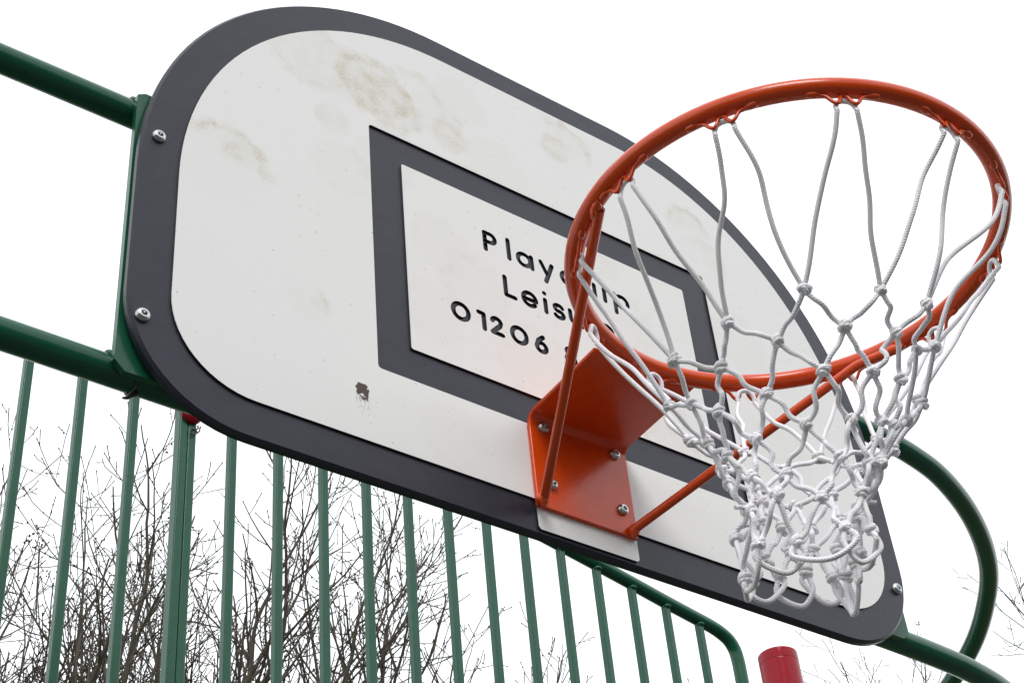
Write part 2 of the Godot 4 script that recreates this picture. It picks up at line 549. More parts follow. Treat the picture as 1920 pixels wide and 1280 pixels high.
# routed lettering: each stroke is the path of a round cutter
func glyphs() -> Array:
	var L := []
	var add := func(pts: Array) -> void: L.append(PackedVector2Array(pts))
	var ring := func(c: Vector2, rx: float, ry: float, a0: float, a1: float, seg: int) -> PackedVector2Array:
		var o := PackedVector2Array()
		arc2(o, c, rx, ry, a0, a1, seg)
		return o
	# Playquip
	var P := PackedVector2Array([Vector2(0.1738, 0.2672), Vector2(0.1738, 0.2972), Vector2(0.1825, 0.2972)])
	arc2(P, Vector2(0.1825, 0.2896), 0.0076, 0.0076, 80, -80, 8)
	P.append_array(PackedVector2Array([Vector2(0.1825, 0.282), Vector2(0.1738, 0.282)]))
	L.append(P)
	add.call([Vector2(0.2118, 0.268), Vector2(0.2118, 0.3015)])
	L.append(ring.call(Vector2(0.2368, 0.2776), 0.0102, 0.0102, 0, 360, 20))
	add.call([Vector2(0.2492, 0.2882), Vector2(0.2492, 0.2672)])
	add.call([Vector2(0.2648, 0.2882), Vector2(0.2734, 0.2696)])
	add.call([Vector2(0.2836, 0.2882), Vector2(0.2706, 0.2552)])
	L.append(ring.call(Vector2(0.3095, 0.2776), 0.0102, 0.0102, 0, 360, 20))
	add.call([Vector2(0.322, 0.2882), Vector2(0.322, 0.2552)])
	var u1 := PackedVector2Array([Vector2(0.3372, 0.2882)])
	arc2(u1, Vector2(0.3462, 0.2762), 0.009, 0.009, 180, 360, 10)
	L.append(u1)
	add.call([Vector2(0.3552, 0.2882), Vector2(0.3552, 0.2672)])
	add.call([Vector2(0.3724, 0.2872), Vector2(0.3724, 0.2666)])
	add.call([Vector2(0.3721, 0.2984), Vector2(0.3727, 0.2984)])
	add.call([Vector2(0.3903, 0.2882), Vector2(0.3903, 0.2545)])
	L.append(ring.call(Vector2(0.4028, 0.2772), 0.0102, 0.0102, 0, 360, 20))
	# Leisure
	add.call([Vector2(0.2002, 0.2312), Vector2(0.2002, 0.2006), Vector2(0.2146, 0.2006)])
	var mk_e := func(c: Vector2) -> void:
		var e := PackedVector2Array([c + Vector2(-0.0095, -0.0005), c + Vector2(0.0104, -0.0005)])
		arc2(e, c, 0.0104, 0.0108, 12, 318, 20)
		L.append(e)
	mk_e.call(Vector2(0.2385, 0.2096))
	add.call([Vector2(0.2644, 0.2204), Vector2(0.2644, 0.1994)])
	add.call([Vector2(0.2641, 0.2318), Vector2(0.2647, 0.2318)])
	var s := PackedVector2Array()
	arc2(s, Vector2(0.2862, 0.2150), 0.0066, 0.0054, 25, 250, 10)
	arc2(s, Vector2(0.2862, 0.2045), 0.0070, 0.0056, 70, -155, 10)
	L.append(s)
	var u2 := PackedVector2Array([Vector2(0.3055, 0.2204)])
	arc2(u2, Vector2(0.3145, 0.2084), 0.009, 0.009, 180, 360, 10)
	L.append(u2)
	add.call([Vector2(0.3235, 0.2204), Vector2(0.3235, 0.1994)])
	add.call([Vector2(0.3395, 0.2204), Vector2(0.3395, 0.1994)])
	L.append(ring.call(Vector2(0.3475, 0.2120), 0.008, 0.008, 175, 75, 6))
	mk_e.call(Vector2(0.3665, 0.2096))
	# 01206 8...
	L.append(ring.call(Vector2(0.1250, 0.1390), 0.0115, 0.0122, 0, 360, 24))
	add.call([Vector2(0.1525, 0.1508), Vector2(0.1600, 0.1504), Vector2(0.1600, 0.1264)])
	var two := PackedVector2Array()
	arc2(two, Vector2(0.1797, 0.1450), 0.0066, 0.0064, 170, -40, 12)
	two.append_array(PackedVector2Array([Vector2(0.1725, 0.1270), Vector2(0.1878, 0.1270)]))
	L.append(two)
	L.append(ring.call(Vector2(0.2145, 0.1388), 0.0112, 0.0122, 0, 360, 24))
	add.call([Vector2(0.2530, 0.1515), Vector2(0.2450, 0.1440), Vector2(0.2418, 0.1350)])
	L.append(ring.call(Vector2(0.2490, 0.1338), 0.0075, 0.0073, 0, 360, 16))
	L.append(ring.call(Vector2(0.2962, 0.1456), 0.0056, 0.0052, 0, 360, 14))
	L.append(ring.call(Vector2(0.2962, 0.1326), 0.0070, 0.0068, 0, 360, 16))
	return L


func strokes_to_polys(L: Array, hw: float) -> Array:
	# Each stroke is cut into short capsules so that no piece encloses a hole; walls come from the outer and inner offsets.
	var caps := []
	for s in L:
		for i in s.size() - 1:
			var a: Vector2 = s[i]
			var b: Vector2 = s[i + 1]
			var d := (b - a).normalized() if a.distance_to(b) > 1e-7 else Vector2.RIGHT
			var o := PackedVector2Array()
			var an := rad_to_deg(d.angle())
			arc2(o, b, hw, hw, an - 90, an + 90, 6)
			arc2(o, a, hw, hw, an + 90, an + 270, 6)
			caps.append(o)
	return caps


func inside_any(p: Vector2, caps: Array, skip: int) -> bool:
	for i in caps.size():
		if i == skip:
			continue
		var c: PackedVector2Array = caps[i]
		if p.distance_squared_to(c[0]) > 0.002:
			continue
		if Geometry2D.is_point_in_polygon(p, c):
			return true
	return false


func bolt_mesh(r: float, h: float) -> Array:
	var mb := MB.new()
	var prof := [Vector2(r * 0.98, 0.0), Vector2(r, h * 0.1), Vector2(r, h * 0.2), Vector2(r * 0.97, h * 0.42), Vector2(r * 0.88, h * 0.72), Vector2(r * 0.74, h * 0.9), Vector2(r * 0.6, h), Vector2(r * 0.44, h * 1.01), Vector2(r * 0.40, h * 0.99)]
	mb.lathe(Vector3.ZERO, Vector3(0, 0, 1), prof, 24)
	var so := MB.new()
	so.lathe(Vector3.ZERO, Vector3(0, 0, 1), [Vector2(r * 0.43, h * 0.995), Vector2(r * 0.40, h * 0.9), Vector2(r * 0.38, h * 0.35), Vector2(0.00001, h * 0.3)], 6)
	return [mb.mesh(), so.mesh()]


func bolt(parent: Node, mesh: Array, at: Vector3, turn: float) -> void:
	var b := inst(mesh[0], "bolt", M.steel, parent, at, Basis(Vector3(0, 0, 1), turn))
	var s := MeshInstance3D.new()
	s.name = "hex_socket"
	s.mesh = mesh[1]
	s.material_override = M.steel
	b.add_child(s, true)


func build_board() -> void:
	var root := thing("backboard", "dark grey basketball backboard with white face and routed lettering behind the orange hoop", "backboard", Vector3(0.275, -0.16, -0.01))
	var zf := -0.003
	var zb := -0.017
	var out := outline(-0.3075, 0.8625, -0.157, 0.6495, 0.145, 0.43, 0.47)
	var nn := normals2(out)
	var ch := 0.0035
	var front := PackedVector2Array()
	for i in out.size():
		front.append(out[i] - nn[i] * ch)
	var mb := MB.new()
	sheet(mb, front, [], 0.08, zf)
	for i in out.size():
		var j := (i + 1) % out.size()
		var a := out[i]
		var b := out[j]
		var fa := front[i]
		var fb := front[j]
		var na := Vector3(nn[i].x, nn[i].y, 1).normalized()
		var nb := Vector3(nn[j].x, nn[j].y, 1).normalized()
		mb.quad(mb.vert(Vector3(fa.x, fa.y, zf), na), mb.vert(Vector3(fb.x, fb.y, zf), nb), mb.vert(Vector3(b.x, b.y, zf - ch), nb), mb.vert(Vector3(a.x, a.y, zf - ch), na))
		na = Vector3(nn[i].x, nn[i].y, -1).normalized()
		nb = Vector3(nn[j].x, nn[j].y, -1).normalized()
		mb.quad(mb.vert(Vector3(fa.x, fa.y, zb), na), mb.vert(Vector3(fb.x, fb.y, zb), nb), mb.vert(Vector3(b.x, b.y, zb + ch), nb), mb.vert(Vector3(a.x, a.y, zb + ch), na))
	wall(mb, out, zf - ch, zb + ch, false, true)
	var back := MB.new()
	sheet(back, front, [], 0.08, zb)
	for i in back.v.size():
		back.n[i] = Vector3(0, 0, -1)
	for i in range(0, back.ix.size(), 3):
		var base := mb.v.size()
		for q in 3:
			mb.vert(back.v[back.ix[i + q]], Vector3(0, 0, -1))
		mb.tri(base, base + 1, base + 2)
	# dark flanks of the raised faces (the white skin is thin, the cut shows the dark core)
	var inn := outline(-0.259, 0.822, -0.109, 0.604, 0.104, 0.385, 0.429)
	var notch := PackedVector2Array([Vector2(0.2125, -0.06), Vector2(0.2125, -0.1465), Vector2(0.2155, -0.1500), Vector2(0.3595, -0.1500), Vector2(0.3625, -0.1465), Vector2(0.3625, -0.06)])
	inn = Geometry2D.merge_polygons(inn, notch)[0]
	var ring_o := rrect(0.0, 0.0, 0.575, 0.404, 0.005)
	var ring_i := rrect(0.048, 0.048, 0.527, 0.356, 0.003)
	var skin := 0.0006
	wall(mb, inn, zf, -skin, false)
	wall(mb, ring_o, zf, -skin, true)
	wall(mb, ring_i, zf, -skin, false)
	var caps := strokes_to_polys(glyphs(), 0.0036)
	for i in caps.size():
		var c: PackedVector2Array = caps[i]
		for j in c.size():
			var a := c[j]
			var b := c[(j + 1) % c.size()]
			if a.distance_to(b) < 1e-6 or inside_any((a + b) * 0.5, caps, i):
				continue
			var d := (b - a).normalized()
			var e := Vector3(-d.y, d.x, 0)
			mb.flat_quad(Vector3(a.x, a.y, zf), Vector3(b.x, b.y, zf), Vector3(b.x, b.y, 0), Vector3(a.x, a.y, 0), e)
	part(mb, "core_panel", M.dark, root)
	var fm := MB.new()
	sheet(fm, inn, [ring_o], 0.05, 0.0)
	wall(fm, inn, -skin, 0.0, false)
	wall(fm, ring_o, -skin, 0.0, true)
	var o1 := part(fm, "face_panel", M.white, root)
	o1.set_meta("label", "white outer face with muddy ball prints")
	var tm := MB.new()
	sheet(tm, ring_i, caps, 0.0025, 0.0)
	wall(tm, ring_i, -skin, 0.0, false)
	var o2 := part(tm, "target_panel", M.white, root)
	o2.set_meta("label", "white target rectangle with routed words and phone number")
	var bm := bolt_mesh(0.0086, 0.0062)
	for q in [Vector2(-0.286, 0.222), Vector2(-0.289, -0.047), Vector2(0.839, -0.047), Vector2(0.836, 0.222)]:
		bolt(root, bm, Vector3(q.x, q.y, zf), q.x * 3.0)


# ---------------------------------------------------------------- hoop and net
func rim_frame(k: int) -> Array:
	var a := deg_to_rad(30.0 * k)
	var rad := Vector3(cos(a), 0, sin(a))
	var tan := Vector3(-sin(a), 0, cos(a))
	return [RIM_C + rad * RIM_R, tan, -rad]


func build_hoop() -> void:
	var root := thing("basketball_hoop", "orange steel basketball hoop with folded bracket bolted to the board", "hoop", Vector3(0.286, -0.121, 0.003))
	# folded bracket
	var path := PackedVector3Array([Vector3(0.2850, -0.121, 0.0032), Vector3(0.2850, -0.06, 0.0032), Vector3(0.2850, -0.006, 0.0032)])
	for i in 7:
		var a := PI * 0.5 * i / 6.0
		path.append(Vector3(0.2846, -0.004 + 0.015 * sin(a), 0.0032 + 0.015 * (1.0 - cos(a))))
	path.append(Vector3(0.2815, 0.011, 0.08))
	path.append(Vector3(0.278, 0.011, 0.146))
	var rr := rounded_rect(0.0755, 0.003, 0.0022, 3)
	var mb := MB.new()
	mb.sweep(path, rr[0], rr[1], Vector3(0, 0, 1), PackedFloat32Array([1.0]))
	part(mb, "mounting_bracket", M.orange, root)
	# rim
	mb = MB.new()
	var ring := PackedVector3Array()
	for i in 120:
		var a := TAU * i / 120.0
		ring.append(RIM_C + Vector3(cos(a), 0, sin(a)) * RIM_R)
	mb.tube(ring, RIM_T, 20, true, false)
	part(mb, "rim", M.orange, root)
	# struts with hammered ends laid under the rim
	for s in [[Vector3(0.2135, -0.114, 0.0145), Vector3(0.084, -0.001, 0.290), Vector3(0.0605, 0.0035, 0.332)], [Vector3(0.3500, -0.114, 0.0145), Vector3(0.484, -0.001, 0.290), Vector3(0.5085, 0.0035, 0.332)]]:
		mb = MB.new()
		var a: Vector3 = s[0]
		var b: Vector3 = s[1]
		var c: Vector3 = s[2]
		var pth := PackedVector3Array()
		pth.append(a + Vector3(0, -0.004, -0.007))
		for i in 15:
			pth.append(a.lerp(b, i / 15.0))
		for i in 6:
			var t := i / 5.0
			pth.append((a.lerp(b, 0.985)).lerp(b, t).lerp(b.lerp(c, t), t))
		pth.append(c)
		mb.tube(pth, 0.0058, 14)
		var st := part(mb, "strut", M.orange, root)
		# weld fillet at the foot and at the rim
		var w := MB.new()
		w.blob(a + Vector3(0, -0.0015, -0.004), Vector3(0.3, 1, 0), 0.0105, 0.0078, 10)
		part(w, "weld", M.orange, st)
		w = MB.new()
		w.blob(c + Vector3(0, 0.002, -0.006), c - b, 0.016, 0.0066, 10)
		part(w, "weld", M.orange, st)
	# hooks
	for k in 12:
		var f := rim_frame(k)
		var at: Vector3 = f[0]
		var t: Vector3 = f[1]
		var inn: Vector3 = f[2]
		var pts := []
		for q in [[-0.037, 0.0012, 0.0100], [-0.026, 0.0010, 0.0106], [-0.0185, 0.0002, 0.0135], [-0.0138, -0.0008, 0.0205], [-0.0098, -0.0012, 0.0240], [-0.0062, -0.0008, 0.0205], [-0.0034, 0.0004, 0.0130], [0.0, 0.0010, 0.0108]]:
			pts.append(at + t * q[0] + inn * q[1] + Vector3(0, -q[2], 0))
		for i in range(6, -1, -1):
			var q2: Vector3 = pts[i] - at
			pts.append(at + q2 - t * q2.dot(t) * 2.0)
		mb = MB.new()
		mb.tube(spline(pts, 4), 0.0020, 8)
		for sg in [-1.0, 1.0]:
			mb.blob(at + t * 0.031 * sg + inn * 0.0016 + Vector3(0, -0.0094, 0), t, 0.009, 0.0044, 8)
		part(mb, "net_hook", M.orange, root)
	var bm := bolt_mesh(0.0076, 0.006)
	for q in [Vector2(0.2295, -0.005), Vector2(0.340, -0.005), Vector2(0.2325, -0.0865), Vector2(0.340, -0.087)]:
		bolt(root, bm, Vector3(q.x, q.y, 0.0062), q.y * 9.0)


func wavy(pts: Array, amp: float, per := 7) -> PackedVector3Array:
	var p := spline(pts, per)
	var n := p.size()
	var ax := Vector3(rng.randfn(), rng.randfn(), rng.randfn()).normalized()
	var bx := Vector3(rng.randfn(), rng.randfn(), rng.randfn()).normalized()
	var fa := rng.randf_range(1.0, 1.7)
	var fb := rng.randf_range(2.0, 3.2)
	for i in n:
		var t := float(i) / (n - 1)
		var e := sin(PI * t)
		p[i] += (ax * sin(TAU * fa * t) + bx * 0.5 * sin(TAU * fb * t)) * amp * e
	return p


func cord(parent: Node, p: PackedVector3Array, r := 0.00265) -> void:
	var mb := MB.new()
	mb.tube(p, r, 12, false, true, 1.0 / 0.0085)
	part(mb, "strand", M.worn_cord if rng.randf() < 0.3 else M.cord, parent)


func knot_mesh(seed_: int) -> ArrayMesh:
	var g := RandomNumberGenerator.new()
	g.seed = seed_
	var mb := MB.new()
	var pts := PackedVector3Array()
	var turns := 2.3
	for i in 44:
		var t := i / 43.0
		var a := TAU * turns * t + g.randf() * 0.05
		var r := 0.0037 + 0.0007 * sin(TAU * t * 1.5 + seed_)
		pts.append(Vector3(cos(a) * r * 1.15, (t - 0.5) * 0.0066 + 0.0010 * sin(a * 0.5 + seed_), sin(a) * r))
	mb.tube(pts, 0.0027, 10, false, true, 1.0 / 0.0085)
	var x := PackedVector3Array()
	for i in 16:
		var t := i / 15.0
		var a := PI * t
		x.append(Vector3(0.0042 * cos(a), -0.0055 + 0.011 * t, 0.0046 * sin(a)))
	mb.tube(x, 0.0026, 10, false, true, 1.0 / 0.0085)
	mb.blob(Vector3.ZERO, Vector3.UP, 0.0062, 0.0042, 10)
	return mb.mesh()


func build_net() -> void:
	var root := thing("basketball_net", "white knotted cord net hanging from the orange hoop", "net", RIM_C + Vector3(0, -0.45, 0))
	rng.seed = 77
	# one cord over each hook, down to the two neighbouring first-row knots
	for k in 12:
		var f := rim_frame(k)
		var at: Vector3 = f[0]
		var t: Vector3 = f[1]
		var inn: Vector3 = f[2]
		var right: Vector3 = NET[0][k]              # knot at 15 + 30 k degrees
		var left: Vector3 = NET[0][(k + 11) % 12]
		var q := func(s: float, i: float, d: float) -> Vector3: return at + t * s + inn * i + Vector3(0, -d, 0)
		var l1: Vector3 = q.call(-0.0102, 0.002, 0.031)
		var r1: Vector3 = q.call(0.0102, 0.002, 0.031)
		var jit := Vector3(rng.randfn(), rng.randfn(), rng.randfn()) * 0.003
		var pl := wavy([left, left.lerp(l1, 0.35) + jit, left.lerp(l1, 0.7) - jit, l1], 0.0022, 8)
		var pr := wavy([r1, r1.lerp(right, 0.3) - jit, r1.lerp(right, 0.65) + jit, right], 0.0022, 8)
		var mid := spline([l1, q.call(-0.0098, 0.0034, 0.0235), q.call(-0.0066, 0.0038, 0.0172), q.call(0.0, 0.0042, 0.0148), q.call(0.0066, 0.0038, 0.0172), q.call(0.0098, 0.0034, 0.0235), r1], 4)
		var all := PackedVector3Array(pl)
		all.append_array(mid.slice(1, mid.size() - 1))
		all.append_array(pr)
		cord(root, all)
	# the meshes between the knots
	for r in 6:
		for k in 12:
			var a: Vector3 = NET[r][k]
			# even rows stand at 15 + 30 k, odd rows at 30 k
			var two := [k, (k + 1) % 12] if r % 2 == 0 else [(k + 11) % 12, k]
			for j in two:
				var b: Vector3 = NET[r + 1][j]
				var jit := Vector3(rng.randfn(), rng.randfn() * 0.5, rng.randfn()) * 0.0022
				var sag := Vector3(0, -0.0015, 0)
				cord(root, wavy([a, a.lerp(b, 0.33) + jit + sag, a.lerp(b, 0.67) - jit + sag, b], 0.0012, 5))
	# bottom loops
	for k in 12:
		var a: Vector3 = NET[6][k]
		var b: Vector3 = NET[6][(k + 1) % 12]
		var cen := Vector3(0.2587, 0, 0.343)
		var mid := (a + b) * 0.5
		var outw := Vector3(mid.x - cen.x, 0, mid.z - cen.z).normalized()
		var drop: float = [0.046, 0.030, 0.026, 0.033, 0.031, 0.030, 0.028, 0.020, 0.024, 0.036, 0.030, 0.040][k] * rng.randf_range(0.92, 1.08)
		var fl := rng.randf_range(-0.006, 0.012)
		var side := (b - a).normalized()
		var w := rng.randf_range(-0.004, 0.008)
		var sh := side * rng.randf_range(-0.012, 0.012)
		cord(root, wavy([a, a.lerp(mid, 0.05) - side * w + outw * fl * 0.5 + Vector3(0, -drop * 0.55, 0), mid + sh + outw * fl + Vector3(0, -drop, 0), b.lerp(mid, 0.05) + side * w + outw * fl * 0.5 + Vector3(0, -drop * 0.55, 0), b], 0.0016, 7))
	# knots
	var km := [knot_mesh(1), knot_mesh(2), knot_mesh(3)]
	for r in 7:
		for k in 12:
			var c: Vector3 = NET[r][k]
			var ax := Vector3(0.2877, 0, 0.379).lerp(Vector3(0.2587, 0, 0.343), r / 6.0)
			var outw := Vector3(c.x - ax.x, 0, c.z - ax.z).normalized()
			var b := Basis(outw.cross(Vector3.UP), Vector3.UP, outw)
			b = b.rotated(outw, rng.randf_range(-0.7, 0.7)).rotated(Vector3.UP, rng.randf_range(-0.6, 0.6)).scaled(Vector3.ONE * rng.randf_range(0.9, 1.08))
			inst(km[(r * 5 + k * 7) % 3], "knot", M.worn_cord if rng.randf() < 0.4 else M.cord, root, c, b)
			# short cut ends stick out of a few knots
			if r > 3 and (k + r) % 4 == 0:
				var e := outw * rng.randf_range(0.006, 0.016) + Vector3(rng.randfn(), rng.randfn() - 0.8, rng.randfn()) * 0.006
				cord(root, spline([c, c + e * 0.6 + Vector3(0, 0.002, 0), c + e], 4), 0.0022)


# ---------------------------------------------------------------- green steelwork
func loop_path(y: float) -> PackedVector3Array:
	var half := [Vector2(0.0, -0.044), Vector2(0.30, -0.044), Vector2(0.52, -0.0445), Vector2(0.66, -0.050), Vector2(0.745, -0.0585), Vector2(0.83, -0.077), Vector2(0.937, -0.118), Vector2(1.045, -0.176), Vector2(1.138, -0.243), Vector2(1.220, -0.324), Vector2(1.295, -0.414), Vector2(1.362, -0.517), Vector2(1.415, -0.62), Vector2(1.46, -0.76), Vector2(1.48, -0.93)]
	var pts := []
	for i in range(half.size() - 1, 0, -1):
		var bend: float = half[i].x if half[i].x < 0.5 else half[i].x + 0.26
		pts.append(Vector3(0.30 - bend, y, half[i].y))
	for q in half:
		pts.append(Vector3(0.30 + q.x, y, q.y))
	return spline(pts, 5)


func build_frame() -> void:
	var root := thing("support_frame", "green tubular steel frame with curved rails carrying the backboard", "frame", Vector3(0.3, -OY, -0.5))
	var mb := MB.new()
	mb.tube(loop_path(0.288), 0.0169, 20)
	part(mb, "upper_rail", M.green, root)
	mb = MB.new()
	mb.tube(loop_path(-0.0965), 0.0169, 20)
	part(mb, "lower_rail", M.green, root)
	for sx in [-1.0, 1.0]:
		mb = MB.new()
		var x: float = 1.78 if sx > 0.0 else -1.44
		mb.tube(PackedVector3Array([Vector3(x, -OY, -0.93), Vector3(x, -0.5, -0.93), Vector3(x, 0.33, -0.93)]), 0.03, 20)
		part(mb, "post", M.green, root)
		# mounting plate behind the board's side edge
		var pl := PackedVector2Array([Vector2(-0.3085, 0.2965), Vector2(-0.3085, -0.100), Vector2(-0.296, -0.112), Vector2(-0.225, -0.112), Vector2(-0.225, 0.303), Vector2(-0.2985, 0.303)])
		if sx > 0:
			for i in pl.size():
				pl[i].x = 0.5555 - pl[i].x
		mb = MB.new()
		var tr := Geometry2D.triangulate_polygon(pl)
		for zz in [[-0.019, 1.0], [-0.0275, -1.0]]:
			var base := mb.v.size()
			for q in pl:
				mb.vert(Vector3(q.x, q.y, zz[0]), Vector3(0, 0, zz[1]))
			for j in range(0, tr.size(), 3):
				mb.tri(base + tr[j], base + tr[j + 1], base + tr[j + 2])
		wall(mb, pl, -0.0275, -0.019, false)
		var o := part(mb, "mounting_plate", M.green, root)
		# weld beads where plate meets rails
		var ex: float = -0.3085 if sx < 0 else 0.864
		for yy in [0.288, -0.0965]:
			var w := MB.new()
			w.tube(spline([Vector3(ex + 0.002 * sx, yy + 0.0165, -0.042), Vector3(ex, yy + 0.0155, -0.034), Vector3(ex - 0.002 * sx, yy + 0.009, -0.0285), Vector3(ex - 0.008 * sx, yy + 0.002, -0.0272), Vector3(ex - 0.03 * sx, yy - 0.001, -0.0272)], 4), 0.0026, 8)
			part(w, "weld", M.green, o)


func fence_point(s: float, y: float, out := 0.0) -> Vector3:
	var a := deg_to_rad(4.0)
	return Vector3(0.3 + cos(a) * s + sin(a) * out, y, -1.0 - sin(a) * s + cos(a) * out)


func rail_y(s: float) -> float:
	var tab := [[-1.6, 0.700], [-0.45, 0.700], [-0.1, 0.712], [0.25, 0.738], [0.5, 0.752], [0.68, 0.750], [0.863, 0.728], [1.036, 0.705], [1.159, 0.687], [1.31, 0.667], [1.4, 0.655]]
	for i in tab.size() - 1:
		if s <= tab[i + 1][0]:
			return lerpf(tab[i][1], tab[i + 1][1], clampf((s - tab[i][0]) / (tab[i + 1][0] - tab[i][0]), 0.0, 1.0))
	return tab[-1][1]


func build_fence() -> void:
	var root := thing("bar_fence", "tall green fence of upright steel bars behind the backboard", "fence", fence_point(0.3, -OY))
	var mb := MB.new()
	var pts := []
	for s in [-1.6, -1.0, -0.45, -0.1, 0.25, 0.5, 0.68, 0.863, 1.036, 1.159, 1.25, 1.31]:
		pts.append(fence_point(s, rail_y(s)))
	pts.append(fence_point(1.345, 0.658))
	pts.append(fence_point(1.368, 0.645))
	pts.append(fence_point(1.382, 0.622))
	pts.append(fence_point(1.386, 0.590))
	var rl := spline(pts, 5)
	rl.append(fence_point(1.3865, 0.4))
	rl.append(fence_point(1.3865, -OY))
	mb.tube(rl, 0.0152, 16)
	part(mb, "top_rail", M.green, root)
	mb = MB.new()
	mb.tube(PackedVector3Array([fence_point(-1.6, -OY + 0.12), fence_point(0.0, -OY + 0.12), fence_point(1.386, -OY + 0.12)]), 0.0148, 12)
	part(mb, "bottom_rail", M.green, root)
	var prof := rounded_rect(0.0078, 0.0078, 0.0026, 3)
	for k in range(-13, 16):
		var s := -0.263 + 0.1023 * k
		if k == 2:
			continue
		var top := rail_y(s) - 0.006
		mb = MB.new()
		mb.sweep(PackedVector3Array([fence_point(s, -OY + 0.12), fence_point(s, -1.0), fence_point(s, top)]), prof[0], prof[1], fence_point(0, 0, 1) - fence_point(0, 0, 0), PackedFloat32Array([1.0]))
		var bar := part(mb, "upright_bar", M.green, root)
		var w := MB.new()
		w.blob(fence_point(s, top - 0.010, 0.004), Vector3.UP, 0.007, 0.0105, 10)
		part(w, "weld", M.green, bar)
	# jointed post between two panels, with its red cap
	var post := thing("fence_post", "slim green fence post with red cap half hidden by the backboard corner", "post", fence_point(-0.0545, -OY))
	var pp := rounded_rect(0.0085, 0.011, 0.003, 3)
	for sg in [-1.0, 1.0]:
		mb = MB.new()
		mb.sweep(PackedVector3Array([fence_point(-0.0545 + 0.0088 * sg, -OY), fence_point(-0.0545 + 0.0088 * sg, 0.70)]), pp[0], pp[1], fence_point(0, 0, 1) - fence_point(0, 0, 0), PackedFloat32Array([1.0]))
		part(mb, "shaft", M.green, post)
	mb = MB.new()
	var cap_at := fence_point(-0.051, 0.6795, 0.0105)
	mb.lathe(cap_at, Vector3(0.0697, 0, 0.9976), [Vector2(0.021, 0.0), Vector2(0.0215, 0.003), Vector2(0.0195, 0.009), Vector2(0.014, 0.0135), Vector2(0.006, 0.016), Vector2(0.00001, 0.0165)], 24)
	part(mb, "cap", M.red, post)
	# twisted wire left round the post, and a cut tie on the lower rail
	var tie := thing("wire_tie", "short twist of dark wire on the slim fence post below its red cap", "wire", fence_point(-0.05, 0.64, 0.012))
	mb = MB.new()
	var wr := []
	for i in 9:
		var t := i / 8.0
		var a := TAU * 2.0 * t
		wr.append(fence_point(-0.040 + 0.004 * sin(a) - 0.006 * t, 0.655 - 0.022 * t, 0.0145 + 0.003 * cos(a)))
	wr.append(fence_point(-0.037, 0.642, 0.019))
	wr.append(fence_point(-0.034, 0.652, 0.016))
	wr.append(fence_point(-0.030, 0.660, 0.012))
	mb.tube(spline(wr, 3), 0.0015, 6)
	part(mb, "wire_coil", M.wire, tie)
	var tab := thing("cable_tie", "black cable tie end sticking out under the lower green rail", "cable tie", Vector3(-0.272, -0.115, -0.044))
	mb = MB.new()
	var ringp := PackedVector3Array()
	for i in 28:
		var a := TAU * i / 28.0
		ringp.append(Vector3(-0.276, -0.0965 + 0.0182 * cos(a), -0.044 + 0.0182 * sin(a)))
	mb.tube(ringp, 0.0016, 6, true, false)
	part(mb, "band", M.wire, tab)
	mb = MB.new()
	mb.tube(spline([Vector3(-0.270, -0.1140, -0.044), Vector3(-0.2745, -0.117, -0.045), Vector3(-0.279, -0.1215, -0.046), Vector3(-0.285, -0.124, -0.046)], 5), [0.003, 0.003, 0.003, 0.003, 0.0028, 0.0026, 0.0024, 0.0022, 0.002, 0.002, 0.002, 0.0018, 0.0016, 0.0014, 0.0012, 0.0008], 8)
	part(mb, "tail", M.wire, tab)
	# red post further back
	var rp := thing("red_post", "thick glossy red round post beside the end of the green fence", "post", Vector3(1.904, -OY, -1.174))
	mb = MB.new()
	mb.lathe(Vector3(1.904, -OY, -1.174), Vector3.UP, [Vector2(0.0478, 0.0), Vector2(0.0478, 1.5), Vector2(0.0478, OY + 0.681), Vector2(0.0470, OY + 0.684)], 40)
	part(mb, "shaft", M.red, rp)
	mb = MB.new()
	mb.lathe(Vector3(1.904, 0.685, -1.174), Vector3.UP, [Vector2(0.0472, -0.001), Vector2(0.0478, 0.0), Vector2(0.0478, 0.022), Vector2(0.0470, 0.0245), Vector2(0.0455, 0.0255), Vector2(0.00001, 0.026)], 40)
	part(mb, "cap", M.red, rp)


